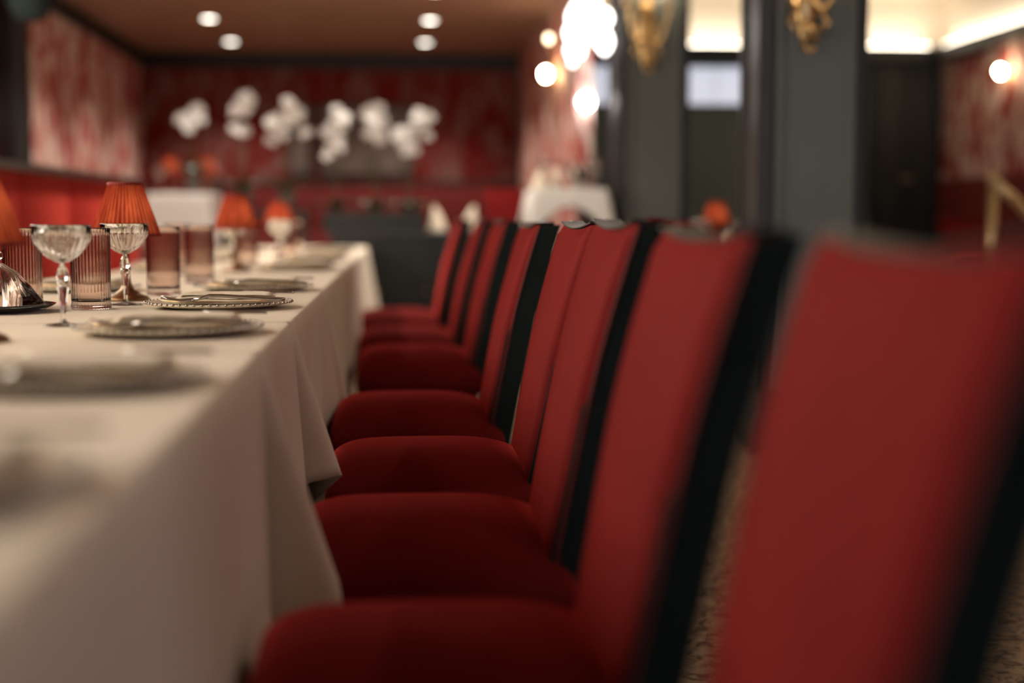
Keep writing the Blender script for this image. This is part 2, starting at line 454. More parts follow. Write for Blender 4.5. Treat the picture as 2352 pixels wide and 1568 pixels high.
for i, (y0, y1, dr_, fl, wd) in enumerate(rows):
    make_table(TX0, TX1, y0, y1, TZ, 'dark wood table under cream cloth, ' + wd, GT)
    cloth(TX0, TX1, y0, y1, TZ, dr_, 'cream linen tablecloth ' + ('with flared corner, ' if fl[0] > .05 else '') + wd, GC, (fl[0], fl[1], 0, 0), seed=11 + i, side=.003 if i == 0 else .010, mid=1.35 if i == 2 else 1.0)
ZT = TZ + .0075   # cloth surface

# ------------------------------------------------------------------ chairs
def make_chair():
    c = empty('dining_chair')
    # seat cushion: crowned block, x -.165..+.25 (faces -x), y +-.225
    nu, nv = 22, 22
    V, F = [], []
    x0, x1, hw = -.166, .262, .210
    def sup(t, p=5): return max(0.0, 1 - abs(t) ** p)
    for i in range(nu + 1):
        u = -1 + 2 * i / nu
        uu = math.copysign(1 - (1 - abs(u)) ** 1.6, u)
        for j in range(nv + 1):
            v = -1 + 2 * j / nv
            vv = math.copysign(1 - (1 - abs(v)) ** 1.6, v)
            z = .406 + .040 * (sup(uu, 7) * sup(vv, 7)) ** .5 + .062 * (1 - abs(vv) ** 2.6) * (1 - (.7 * uu ** 3 if uu > 0 else .2 * uu ** 4))
            V.append(((x0 + x1) / 2 + uu * (x1 - x0) / 2, vv * hw, z))
    W_ = nv + 1
    for i in range(nu):
        for j in range(nv): F.append((i * W_ + j, i * W_ + j + 1, (i + 1) * W_ + j + 1, (i + 1) * W_ + j))
    edge = [i * W_ for i in range(nu + 1)] + [nu * W_ + j for j in range(1, nv + 1)] + [i * W_ + nv for i in range(nu - 1, -1, -1)] + [j for j in range(nv - 1, 0, -1)]
    prev = edge
    for dz, k in ((.392, 1.012), (.35, 1.0)):
        st = len(V)
        for e in edge:
            p = V[e]; mx = (x0 + x1) / 2
            V.append((mx + (p[0] - mx) * k, p[1] * k, dz))
        cur = list(range(st, st + len(edge)))
        for a in range(len(edge)):
            b = (a + 1) % len(edge)
            F.append((prev[a], prev[b], cur[b], cur[a]))
        prev = cur
    F.append(tuple(prev))
    obj('seat', V, F, 'velvet', c, True)
    box('seat_rail', x0 + .012, x1 - .01, -hw + .008, hw - .008, .30, .352, 'dark_fabric', c, .004)
    # backrest
    def xf(z):
        t = (z - .40) / .54
        return .208 + .105 * t + .030 * max(0, t - .55) ** 1.6 * 2.2
    def half(z): return .176 + .046 * max(0.0, min(1.0, (z - .45) / .48))
    def top(y): return .933 + .011 * (abs(y) / .207) ** 2
    nz, ny = 26, 18
    V, F = [], []
    for i in range(nz + 1):
        t = i / nz
        for j in range(ny + 1):
            s = -1 + 2 * j / ny
            s2 = math.copysign(1 - (1 - abs(s)) ** 1.5, s)
            z = .375 + (top(s2 * .202) - .375) * t
            y = s2 * half(z)
            edge_r = max(0, abs(s2) - .90) / .10
            bul = .016 * (1 - s2 * s2) * math.sin(math.pi * min(1, .12 + t * .85)) - .014 * edge_r ** 2
            if t > .965: bul -= .008 * ((t - .965) / .035) ** 2
            V.append((xf(z) - bul, y, z))
    W_ = ny + 1
    for i in range(nz):
        for j in range(ny): F.append((i * W_ + j, i * W_ + j + 1, (i + 1) * W_ + j + 1, (i + 1) * W_ + j))
    front_edge = [i * W_ for i in range(nz + 1)] + [nz * W_ + j for j in range(1, W_)] + [i * W_ + ny for i in range(nz - 1, -1, -1)] + [j for j in range(ny - 1, 0, -1)]
    st = len(V)
    for e in front_edge:
        p = V[e]; V.append((p[0] + .010, p[1], p[2]))
    n_ = len(front_edge)
    for a in range(n_):
        b = (a + 1) % n_; F.append((front_edge[a], front_edge[b], st + b, st + a))
    F.append(tuple(st + a for a in range(n_)))
    br = obj('backrest', V, F, 'velvet', c, True)
    # dark outside back and sides
    V, F = [], []
    for i in range(nz + 1):
        t = i / nz
        for j, y in enumerate((-.203, -.12, 0, .12, .203)):
            z = .36 + (top(y) - .36) * t; y = y / .203 * (half(z) + .001)
            V.append((xf(z) + .006 + (.008 if abs(y) > .2 else 0), y, z - .0006))
        for j, y in enumerate((.203, .12, 0, -.12, -.203)):
            z = .36 + (top(y) - .36) * t; y = y / .203 * (half(z) + .001)
            V.append((xf(z) + .068 - .004 * t, y * .985, z - .0006))
    for i in range(nz):
        for j in range(10):
            k = (j + 1) % 10
            F.append((i * 10 + j, i * 10 + k, (i + 1) * 10 + k, (i + 1) * 10 + j))
    F.append(tuple(range(10))); F.append(tuple(nz * 10 + j for j in range(10)))
    o = obj('outside_back', V, F, 'dark_fabric', c); 
    # piping on both front edges
    for sy in (-1, 1):
        pts = []
        for i in range(nz + 1):
            t = i / nz; z = .42 + (top(.202) - .424) * t; y = sy * half(z)
            pts.append((xf(z) + .014, y * 1.004, z))
        tube('piping', pts, .0028, 'piping', c, 6)
    # metal crest strip following the dipped top
    V, F = [], []
    ys = [-.221 + .442 * k / 16 for k in range(17)]
    for y in ys:
        z = top(y); x = xf(z)
        for dx, dz in ((.002, .0005), (.002, .0030), (.050, .0030), (.050, .0005)): V.append((x + dx, y, z + dz))
    for k in range(16):
        for q in range(4): F.append((k * 4 + q, k * 4 + (q + 1) % 4, k * 4 + 4 + (q + 1) % 4, k * 4 + 4 + q))
    F.append((0, 1, 2, 3)); F.append((64, 65, 66, 67))
    obj('crest_strip', V, F, 'crest', c)
    for sy in (-1, 1):
        lathe('finial_stud', [(0, -.001), (.004, .000), (.0045, .002), (.003, .004), (0, .005)], 'pewter', c, 10, loc=(xf(.93) + .03, sy * .212, .9455))
    for (x, y, dx) in ((-.13, -.19, -.01), (-.13, .19, -.01), (.25, -.19, .06), (.25, .19, .06)):
        V = []
        for z, k, d in ((.31, .024, 0), (.15, .020, .4), (0, .015, 1)):
            for a, b in ((-1, -1), (1, -1), (1, 1), (-1, 1)): V.append((x + dx * d + a * k, y + b * k, z))
        F = [(r * 4 + q, r * 4 + (q + 1) % 4, r * 4 + 4 + (q + 1) % 4, r * 4 + 4 + q) for r in range(2) for q in range(4)] + [(0, 1, 2, 3), (8, 9, 10, 11)]
        obj('leg', V, F, 'dark_wood', c)
    return c
CH = Kind(make_chair)
ordn = ['first', 'second', 'third', 'fourth', 'fifth', 'sixth', 'seventh', 'eighth']
chairs = [(.020, .985, 0, 1.0), (0, 1.59, .3, 1.0), (0, 2.24, -.6, 1.008), (.022, 2.87, .5, 1.003), (0, 3.68, -.4, .998),
          (.02, 5.06, .8, 1.0), (0, 5.97, -.6, .997), (-.035, 7.12, 0, 1.0)]
CHY = [c[1] for c in chairs]
for i, (x, y, a, sc) in enumerate(chairs):
    lab = {0: 'red velvet dining chair nearest the camera, at far right', 7: 'red velvet dining chair farthest from the camera in the row'}.get(i, ordn[i] + ' red velvet dining chair from the camera in the row')
    CH.put((x, y, 0), R(a), lab, 'chair', 'red chairs along the table row', (1, 1, sc))

# ------------------------------------------------------------------ tableware prototypes
def mk_charger():
    o = lathe('charger_plate', [(0, .002), (.085, .002), (.10, .004), (.135, .010), (.150, .013), (.1515, .0155), (.149, .0165), (.135, .0135), (.10, .0075), (.085, .0055), (0, .0055)], 'charger_glaze', None, 72)
    V, F = [], []
    for k in range(60):
        a = 2 * math.pi * k / 60
        v, f = lathe_vf([(0, -.003), (.0026, -.0016), (.003, 0), (.0026, .0016), (0, .003)], 6)
        V2 = [(p[0] + .1515 * math.cos(a), p[1] + .1515 * math.sin(a), p[2] + .0158) for p in v]
        V, F = merge((V, F), (V2, f))
    b = obj('beaded_rim', V, F, 'silver', o, True)
    return o
def mk_plate():
    o = lathe('dinner_plate', [(0, 0), (.075, 0), (.080, .003), (.118, .012), (.1215, .0145), (.120, .0160), (.112, .0135), (.080, .0065), (0, .0065)], 'porcelain', None, 64)
    lathe('gilt_rim', [(.1195, .0158), (.1218, .0146), (.1224, .0152), (.1205, .0166)], 'gilt', o, 64, cap=False)
    return o
def mk_napkin():
    # folded rectangle in three layers, soft edges
    o = empty('folded_napkin')
    for k in range(3):
        nx, ny = 14, 10; V, F = [], []
        a, b = .105 - .004 * k, .050 - .0025 * k
        for lay in (0, 1):
            for i in range(nx + 1):
                for j in range(ny + 1):
                    u, v = -1 + 2 * i / nx, -1 + 2 * j / ny
                    pil = (1 - abs(u) ** 8) * (1 - abs(v) ** 6)
                    z = k * .0058 + (.0008 + .0052 * pil if lay else .0004 * (1 - pil)) + .0012 * math.sin(5 * u + k) * math.cos(3 * v)
                    V.append((a * u + .003 * k, b * v, z))
        n1 = (nx + 1) * (ny + 1)
        for i in range(nx):
            for j in range(ny):
                q = (i * (ny + 1) + j, i * (ny + 1) + j + 1, (i + 1) * (ny + 1) + j + 1, (i + 1) * (ny + 1) + j)
                F.append(q); F.append(tuple(n1 + t for t in q[::-1]))
        ed = [i * (ny + 1) for i in range(nx + 1)] + [nx * (ny + 1) + j for j in range(1, ny + 1)] + [i * (ny + 1) + ny for i in range(nx - 1, -1, -1)] + [j for j in range(ny - 1, 0, -1)]
        for t in range(len(ed)):
            s = (t + 1) % len(ed); F.append((ed[t], ed[s], n1 + ed[s], n1 + ed[t]))
        obj('fold', V, F, 'napkin', o, True)
    return o
def strip(pts, th):
    """flat tapering bar along x: pts (x, halfwidth, z)"""
    V, F = [], []
    for x, hw, z in pts:
        V += [(x, -hw, z), (x, -hw * .55, z + th), (x, hw * .55, z + th), (x, hw, z), (x, 0, z - th * .4)]
    for i in range(len(pts) - 1):
        for q in range(5): F.append((i * 5 + q, i * 5 + (q + 1) % 5, i * 5 + 5 + (q + 1) % 5, i * 5 + 5 + q))
    F.append((0, 1, 2, 3, 4)); k = (len(pts) - 1) * 5; F.append((k, k + 1, k + 2, k + 3, k + 4))
    return V, F
def mk_fork():
    # handle end at +x
    o = empty('fork')
    V, F = strip([(.105, .004, .003), (.100, .0095, .003), (.085, .0085, .0035), (.04, .0045, .006), (0, .0032, .008), (-.02, .0035, .008), (-.03, .010, .006), (-.045, .0125, .003)], .0032)
    obj('handle', V, F, 'silver', o, True)
    for k in range(4):
        y = -.0095 + k * .0063
        V, F = strip([(-.044, .0026, .003), (-.065, .0022, .0026), (-.085, .0019, .0045), (-.098, .0007, .008)], .0018)
        obj('tine', [(a, b + y, c) for a, b, c in V], F, 'silver', o, True)
    return o
def mk_knife():
    o = empty('table_knife')
    V, F = strip([(.118, .004, .0035), (.112, .0095, .0035), (.09, .0085, .004), (.03, .006, .0045), (.01, .005, .0045)], .004)
    obj('handle', V, F, 'silver', o, True)
    V, F = strip([(.012, .005, .004), (0, .0085, .004), (-.05, .0095, .004), (-.09, .0085, .004), (-.11, .0025, .004)], .0014)
    obj('blade', V, F, 'silver', o, True)
    return o
def mk_tumbler():
    # ribbed smoky highball: straight, slightly waisted foot
    H, Rr = .168, .0405
    o = empty('tumbler')
    prof = [(0, .0), (.034, .0), (.0395, .002), (.0405, .008), (.0385, .014), (.0392, .022), (.0395, .05), (.040, .10), (.0405, .15), (.0405, H - .002), (.0398, H), (.0383, H - .001), (.0380, .15), (.0372, .06), (.0368, .026), (.034, .017), (0, .015)]
    v, f = lathe_vf(prof, 144, 36, .0007, True, set(range(2, 10)))
    obj('glass_body', v, f, 'smoke_glass', o, True)
    return o
def mk_coupe():
    o = empty('coupe_glass')
    # bowl with fluted lower half
    outer = [(.004, .110), (.011, .112), (.024, .120), (.037, .133), (.046, .146), (.0495, .154), (.0505, .176)]
    inner = [(.0490, .1758), (.0478, .155), (.0440, .1475), (.0352, .1355), (.0225, .1235), (.010, .1165), (0, .1155)]
    v, f = lathe_vf([(0, .110)] + outer + [(.0500, .1768)] + inner, 96, 24, .0009, False, {2, 3, 4, 5, 6})
    obj('bowl', v, f, 'clear_glass', o, True)
    stem = [(0, .111), (.0045, .111), (.0052, .106), (.0088, .099), (.0108, .088), (.0085, .080), (.0100, .077), (.0080, .073), (.0095, .069), (.0080, .058), (.0055, .042), (.0042, .022), (.0045, .012), (.007, .006), (0, .0055)]
    v, f = lathe_vf(stem, 8, 0, 0, False); obj('stem', v, f, 'clear_glass', o, False)
    v, f = lathe_vf([(0, .006), (.006, .0062), (.02, .0042), (.034, .0028), (.0365, .0018), (.036, .0003), (0, .0003)], 48, 16, .0006, False, {2, 3, 4})
    obj('foot', v, f, 'clear_glass', o, True)
    return o
def mk_lamp():
    o = empty('table_lamp')
    prof = [(0, 0), (.050, 0), (.052, .004), (.046, .010), (.030, .016), (.016, .026), (.009, .042), (.0065, .065), (.009, .072), (.0065, .079), (.006, .11), (.0085, .117), (.006, .124), (.006, .150), (.011, .156), (.011, .168), (0, .170)]
    lathe('lamp_stem', prof, 'bronze', o, 24)
    n = 352; V, F = [], []
    z0, z1, r0, r1 = .148, .268, .077, .036
    for j in range(7):
        t = j / 6; r = r0 + (r1 - r0) * t; z = z0 + (z1 - z0) * t
        for i in range(n):
            a = 2 * math.pi * i / n
            k = .0050 * abs(math.cos(a * 20)) * (1 - .4 * t) - .0025 + .0008 * math.sin(a * 9 + 3 * t)
            V.append(((r + k) * math.cos(a), (r + k) * math.sin(a), z))
    for j in range(6):
        for i in range(n): F.append((j * n + i, j * n + (i + 1) % n, (j + 1) * n + (i + 1) % n, (j + 1) * n + i))
    sh = obj('lamp_shade', V, F, 'shade', o, True)
    def band(z, r, h, dr):
        lathe('shade_binding', [(r + .001, z), (r + .0024, z + h * .5), (r + .001 + dr, z + h), (r - .001 + dr, z + h), (r - .001, z)], 'shade_trim', sh, 64, cap=False)
    band(z0 - .001, r0, .006, -.002); band(z1 - .006, r1 + .002, .007, -.002)
    lathe('bulb', [(0, .172), (.010, .174), (.016, .188), (.018, .200), (.014, .213), (.006, .220), (0, .221)], 'bulb', o, 16)
    lathe('shade_cap', [(0, .2665), (.034, .2665), (.0355, .2668), (.034, .2672), (0, .2672)], 'shade', sh, 48, cap=False)
    return o
CHG, PLT, NAP, FRK, KNF, TUM, CPE, LMP = map(Kind, (mk_charger, mk_plate, mk_napkin, mk_fork, mk_knife, mk_tumbler, mk_coupe, mk_lamp))
near = ['nearest the camera', 'second from the camera', 'third from the camera', 'fourth from the camera', 'fifth from the camera', 'sixth from the camera', 'seventh from the camera', 'farthest from the camera']
def setting(x, y, rz, where, grp, knife=True):
    CHG.put((x, y, ZT - .0015), rz, 'pale charger plate with beaded silver rim, ' + where, 'charger', grp + ' chargers')
    PLT.put((x, y, ZT + .0042), rz, 'cream porcelain dinner plate, ' + where, 'plate', grp + ' plates')
    NAP.put((x + .01, y + .01, ZT + .0162), rz, 'folded cream napkin on plate, ' + where, 'napkin', grp + ' napkins')
    s = -1 if rz > 1 else 1
    FRK.put((x + s * .02, y - s * .124, ZT + .0185), rz + R(2) * s, 'silver fork at plate edge, ' + where, 'fork', grp + ' forks', (1.2, 1.4, 1.6))
    if knife: KNF.put((x + s * .03, y + s * .118, ZT + .022), rz, 'silver knife at plate edge, ' + where, 'knife', grp + ' knives')
SY = [1.0, 1.64, 2.36, 3.02, 3.74, 5.15, 6.25, 7.55]
for i, y in enumerate(SY):
    setting(-.375, y, 0, 'chair side, setting ' + near[i], 'chair side')
for i, y in enumerate((3.74, 5.15, 6.25, 7.55)):
    setting(-.82, y, R(180), 'banquette side, setting ' + ['nearest the camera', 'second from the camera', 'third from the camera', 'farthest from the camera'][i], 'banquette side', False)
tum = [(-.634, 3.00, 'left of the fluted coupe stem, before the pleated lamp'), (-.57, 3.52, 'right of the middle lamp, behind the focused plate'), (-.57, 4.16, 'farther right, just past the one beside the middle lamp'),
       (-.789, 3.07, 'under the left edge lamp beside the slanted glass cover'), (-.57, 5.45, 'before the glowing third lamp'), (-.50, 6.55, 'between the third and fourth lamps'), (-.56, 7.85, 'by the fourth lamp at far end'), (-.72, 4.75, 'banquette side before the third lamp')]
for k, (x, y, wd) in enumerate(tum):
    TUM.put((x, y, ZT), random.uniform(0, .3), 'smoky ribbed glass tumbler ' + wd, 'tumbler', 'smoky ribbed tumblers')
cps = [(-.586, 2.545, 'standing nearest the camera on the left'), (-.590, 3.14, 'in front of the middle lamp'), (-.60, 5.25, 'beside the third lamp'), (-.46, 5.62, 'right of the third lamp'), (-.52, 6.40, 'between third and fourth lamps'), (-.60, 7.75, 'near the far end of the row')]
for k, (x, y, wd) in enumerate(cps):
    CPE.put((x, y, ZT), .2 * k, 'clear fluted coupe glass ' + wd, 'coupe', 'fluted coupe glasses')
lmp = [(-.645, 2.22, 'cut by the left edge of the picture'), (-.616, 3.30, 'standing between the ribbed tumblers'), (-.565, 5.05, 'third along the table row, glowing orange'), (-.60, 7.30, 'fourth along the table row')]
for k, (x, y, wd) in enumerate(lmp):
    LMP.put((x, y, ZT), .3 * k, 'small lamp with pleated red shade ' + wd, 'table lamp', 'pleated red table lamps')

# covered glass butter dish at the left edge
bd = empty('butter_dish', (-.80, 2.92, ZT))
lathe('dish', [(0, .001), (.07, .001), (.085, .004), (.108, .014), (.112, .0175), (.109, .018), (.085, .0085), (.07, .0055), (0, .0055)], 'clear_glass', bd, 64)
cv = lathe('cover', [(.094, .010), (.096, .012), (.040, .080), (.012, .098), (0, .100), (0, .0965), (.010, .0945), (.037, .077), (.091, .012)], 'clear_glass', bd, 48, cap=False, rib=16, amp=.0008)
lathe('cover_knob', [(0, .098), (.006, .099), (.006, .104), (.012, .110), (.012, .118), (.006, .123), (0, .124)], 'clear_glass', cv, 20)
tag(bd, 'round glass dish under slanted clear cover at left edge', 'butter dish')

# ------------------------------------------------------------------ ceiling downlights
def mk_down(k=1.0):
    o = empty('downlight')
    lathe('trim_ring', [(.046, -.001), (.062, -.001), (.064, -.004), (.060, -.008), (.048, -.006)], 'pewter', o, 32, cap=False)
    lathe('diffuser', [(0, -.004), (.047, -.004), (.047, -.0025), (0, -.0025)], 'downlight_glow', o, 32)
    ld = bpy.data.lights.new('downlight', 'SPOT'); ld.energy = DOWN_E * k; ld.color = WARM
    ld.spot_size = R(118); ld.spot_blend = .6; ld.shadow_soft_size = .05
    lo = bpy.data.objects.new('lamp_light', ld); C.objects.link(lo); lo.parent = o; lo.location = (0, 0, -.012)
    return o
DWN = Kind(mk_down); DWN_FILL = Kind(lambda: mk_down(.23))
seen = {(-1.36, 10.65): 'left front one of the four', (-1.36, 12.02): 'left rear one of the four', (.245, 10.62): 'right front one of the four', (.235, 11.95): 'right rear one of the four'}
for (x, y), wd in seen.items():
    DWN.put((x, y, ZC), 0, 'round recessed downlight in brown ceiling, ' + wd, 'downlight', 'downlights in the brown ceiling')
for x, ys_ in ((-1.36, (9.3, 7.95, 6.6)), (.24, (9.3, 7.95))):
    for k, y in enumerate(ys_):
        DWN.put((x, y, ZC), 0, 'recessed downlight above the %s, %s from the far four' % ('banquette' if x < 0 else 'chair row', ('first', 'second', 'third')[k]), 'downlight', 'downlights above the table row')

for y, wd in ((1.2, 'nearest'), (2.6, 'second'), (4.0, 'third')):  # added fill downlights, out of view, to brighten the hanging cloth sides
    DWN_FILL.put((1.9, y, ZR), 0, 'added unseen fill downlight in cream ceiling behind the chairs, %s of three' % wd, 'downlight', 'added fill downlights in the cream ceiling')

# ------------------------------------------------------------------ sconces
def gilt_sconce(loc, rz, lab, zscale=1.0, bulbs=2):
    """front towards local -y, lowest point at z=0"""
    o = empty('gilt_sconce', loc, rz)
    prof = [(0.0, 0), (.012, .01), (.02, .05), (.034, .10), (.05, .17), (.056, .24), (.045, .31), (.03, .36), (.018, .40), (0, .42)]
    V, F = [], []
    for r, z in prof:
        for k in range(9):
            a = math.pi * k / 8
            V.append((r * math.cos(a) * (1 + .18 * math.sin(z * 40)), -.004 - .022 * math.sin(a) * (r / .056), z))
    for j in range(len(prof) - 1):
        for k in range(8): F.append((j * 9 + k, j * 9 + k + 1, (j + 1) * 9 + k + 1, (j + 1) * 9 + k))
        F.append((j * 9 + 8, j * 9, (j + 1) * 9, (j + 1) * 9 + 8))
    obj('backplate', V, F, 'gilt', o, True)
    # acanthus drop and scrolls
    tube('drop_scroll', [(.0, -.02, .10), (.02, -.035, .07), (.035, -.035, .03), (.028, -.03, -.01), (.008, -.03, -.02), (-.004, -.03, .0), (.008, -.03, .015)], [.012, .013, .012, .010, .009, .007, .004], 'gilt', o, 8)
    for sx in ((-1, 1) if bulbs == 2 else (1,)):
        pts = [(0, -.02, .20)] + [(sx * (.02 + .10 * t), -.03 - .07 * t, .20 - .085 * math.sin(t * math.pi) + .15 * t * t) for t in (.15, .3, .45, .6, .75, .9, 1)]
        ar = tube('arm', pts, [.012, .012, .011, .010, .010, .009, .009, .010], 'gilt', o, 8)
        e = Vector(pts[-1])
        lathe('drip_cup', [(0, 0), (.012, .002), (.034, .014), (.036, .018), (.014, .016), (.012, .03), (0, .03)], 'gilt', ar, 16, loc=e)
        lathe('candle_sleeve', [(0, .028), (.011, .028), (.011, .10), (0, .10)], 'porcelain', ar, 14, loc=e)
        lathe('flame_bulb', [(0, .10), (.009, .102), (.014, .12), (.012, .14), (.005, .158), (0, .164)], 'sconce_bulb', ar, 12, loc=e)
        tube('curl', [(sx * .05, -.05, .14), (sx * .075, -.055, .09), (sx * .055, -.055, .055), (sx * .035, -.05, .075), (sx * .048, -.05, .09)], [.009, .010, .009, .007, .004], 'gilt', o, 8)
    return tag(o, lab, 'sconce', 'gilt wall sconces')
gilt_sconce((1.605, 5.578, 1.625), 0, 'gilt scroll sconce on the broad panelled pillar')
gilt_sconce((1.450, 8.330, 1.82), 0, 'gilt scroll sconce on the farther pillar')
def wall_sconce(loc, rz, lab, second=None):
    o = empty('wall_sconce', loc, rz)
    v, f = box_vf(-.03, .03, -.012, 0, -.12, .06, .01); obj('backplate', v, f, 'brass', o, True)
    a = tube('arm', [(0, -.01, -.06), (0, -.05, -.08), (0, -.085, -.07), (0, -.09, -.03)], .007, 'brass', o, 8)
    lathe('cup', [(0, -.035), (.014, -.034), (.028, -.02), (.030, -.015), (0, -.015)], 'brass', a, 16, loc=(0, -.09, 0))
    lathe('globe_bulb', [(0, -.016), (.012, -.014), (.026, .008), (.029, .026), (.024, .046), (.010, .058), (0, .060)], 'sconce_bulb', a, 16, loc=(0, -.09, 0))
    if second:
        a2 = tube('upper_arm', [(0, -.01, .04), (0, -.03, second * .5), (0, -.06, second * .85), (0, -.07, second - .03)], .006, 'brass', o, 8)
        lathe('upper_bulb', [(0, -.016), (.012, -.012), (.020, .006), (.018, .024), (.008, .036), (0, .038)], 'upper_glow', a2, 16, loc=(0, -.07, second))
    return tag(o, lab, 'sconce', 'brass bulb sconces')
mat('upper_glow', (1, .9, .7), .5, emis=(1, .78, .50), emis_s=9)
wall_sconce((XS, 9.75, 1.905), R(-90), 'lit brass sconce with two bulbs on the pink wallpaper partition', .25)
wall_sconce((XR, 11.4, 2.12), R(-90), 'lit brass sconce on the red wallpaper at far right')
g = empty('globe_light', (XS + .05, 8.78, 1.66))
lathe('wall_mount', [(0, 0), (.03, 0), (.03, .008), (.012, .014), (.012, .03), (0, .03)], 'brass', g, 16, rot=(R(90), 0, 0))
lathe('globe', [(0, -.045), (.022, -.040), (.039, -.022), (.045, 0), (.039, .022), (.022, .040), (0, .045)], 'cool_bulb', g, 20, loc=(0, -.07, 0))
tag(g, 'bright round globe light at the end of the partition', 'globe light')
g = empty('globe_light', (-1.035, YF - .002, 1.826))
lathe('wall_mount', [(0, 0), (.03, 0), (.03, .008), (.012, .014), (.012, .06), (0, .06)], 'brass', g, 16, rot=(R(90), 0, 0))
lathe('globe', [(0, -.055), (.027, -.048), (.048, -.027), (.055, 0), (.048, .027), (.027, .048), (0, .055)], 'dim_globe', g, 20, loc=(0, -.11, 0))
tag(g, 'pale dim globe light on the far wall among the orchids', 'globe light')
# chandelier of glowing crystal drops
ch = empty('chandelier', (1.13, 8.42, 2.30))
tube('chain', [(0, 0, .65), (0, 0, -.12)], .008, 'brass', ch)
lathe('canopy', [(0, 0), (.05, -.002), (.045, -.02), (0, -.03)], 'brass', ch, 16, loc=(0, 0, .65))
lathe('hoop', [(.115, -.115), (.125, -.115), (.125, -.135), (.115, -.135), (.115, -.115)], 'brass', ch, 32, cap=False)
dv, df = lathe_vf([(0, -.05), (.016, -.036), (.026, -.012), (.022, .012), (.010, .032), (0, .04)], 8)
first = None
def drop(x, y, z, s):
    global first
    if first is None: first = o = obj('crystal_drop', dv, df, 'crystal_glow', ch, True)
    else: o = first.copy(); C.objects.link(o)
    o.location = (x, y, z); o.scale = (s, s, s)
for k in range(8):
    a = 2 * math.pi * k / 8
    drop(.105 * math.cos(a), .105 * math.sin(a), -.17, 1.1)
for k in range(6):
    a = 2 * math.pi * k / 6 + .3
    drop(-.05 + .075 * math.cos(a), .075 * math.sin(a), -.26, 1.1)
for k in range(4):
    a = 2 * math.pi * k / 4
    drop(-.085 + .03 * math.cos(a), .03 * math.sin(a), -.36, 1.0)
drop(.09, 0, -.30, 1.8); drop(.02, .05, -.10, 2.2); drop(-.08, -.05, -.16, 2.0); drop(-.10, -.02, -.27, 1.6); drop(.10, .03, -.30, 1.2); drop(-.10, 0, -.42, .8)
tag(ch, 'blazing white crystal chandelier above the raised table before the sconce wall', 'chandelier')

# ------------------------------------------------------------------ dark speaker at top left
sp = empty('wall_speaker', (-1.85, 7.5, 2.06))
lathe('housing', [(0, -.115), (.05, -.108), (.09, -.075), (.108, -.03), (.11, .02), (.10, .08), (.06, .115), (0, .12)], 'dark_fabric', sp, 28)
tube('bracket', [(0, 0, .1), (0, 0, .338)], .014, 'black_paint', sp)
tag(sp, 'dark round speaker hanging from the ceiling at top left', 'speaker')

# ------------------------------------------------------------------ framed art on far wall
for x0, x1, lab in ((-.96, -.75, 'narrow muted grey picture on far wall behind the orchids'), (-.70, .14, 'wide muted grey picture on far wall behind the orchids')):
    p = empty('framed_picture', ((x0 + x1) / 2, YF, 1.64))
    a = (x1 - x0) / 2
    box('canvas', -a + .02, a - .02, -.018, -.004, -.29, .29, 'art', p)
    for sx in (-1, 1): box('frame_rail', sx * (a - .012) - .012, sx * (a - .012) + .012, -.03, -.002, -.315, .315, 'dark_wood', p, .004)
    for sz in (-1, 1): box('frame_rail', -a + .024, a - .024, -.03, -.002, sz * .303 - .012, sz * .303 + .012, 'dark_wood', p, .004)
    tag(p, lab, 'picture')

# ------------------------------------------------------------------ console, plant stand, orchids
co = empty('console', (.05, 9.25, 0))
box('body', -.48, .50, 0, .40, .08, .835, 'black_paint', co, .006)
box('plinth', -.46, .48, .02, .38, 0, .08, 'black_paint', co)
box('ledge', -.50, .52, -.02, .42, .835, .865, 'pillar_dark', co, .006)
for k in range(3):
    x = -.46 + k * .318
    d_ = box('door', x, x + .31, -.016, 0, .12, .81, 'black_paint', co, .005)
    lathe('knob', [(0, 0), (.008, .004), (.011, .012), (0, .018)], 'brass', d_, 10, loc=(x + .28, -.016, .48), rot=(R(90), 0, 0))
tag(co, 'black console cabinet at the end of the table row', 'cabinet')
pb = empty('planter_box', (-.155, 9.42, .865))
for x0, x1, y0, y1 in ((-.33, .33, -.13, -.115), (-.33, .33, .115, .13), (-.33, -.315, -.115, .115), (.315, .33, -.115, .115)):
    box('side', x0, x1, y0, y1, 0, .13, 'black_paint', pb, .003)
box('soil', -.315, .315, -.115, .115, .0, .11, 'pot', pb)
tag(pb, 'black planter box on the console holding three orchids', 'planter')
ps = empty('plant_stand', (-.86, 9.42, 0))
box('top', -.28, .28, -.16, .16, .97, 1.0, 'black_paint', ps, .005)
for sx in (-1, 1):
    for sy in (-1, 1): box('leg', sx * .25 - .018, sx * .25 + .018, sy * .13 - .018, sy * .13 + .018, 0, .97, 'black_paint', ps, .003)
box('shelf', -.25, .25, -.13, .13, .30, .32, 'black_paint', ps)
tag(ps, 'tall black plant stand holding two orchids', 'stand')

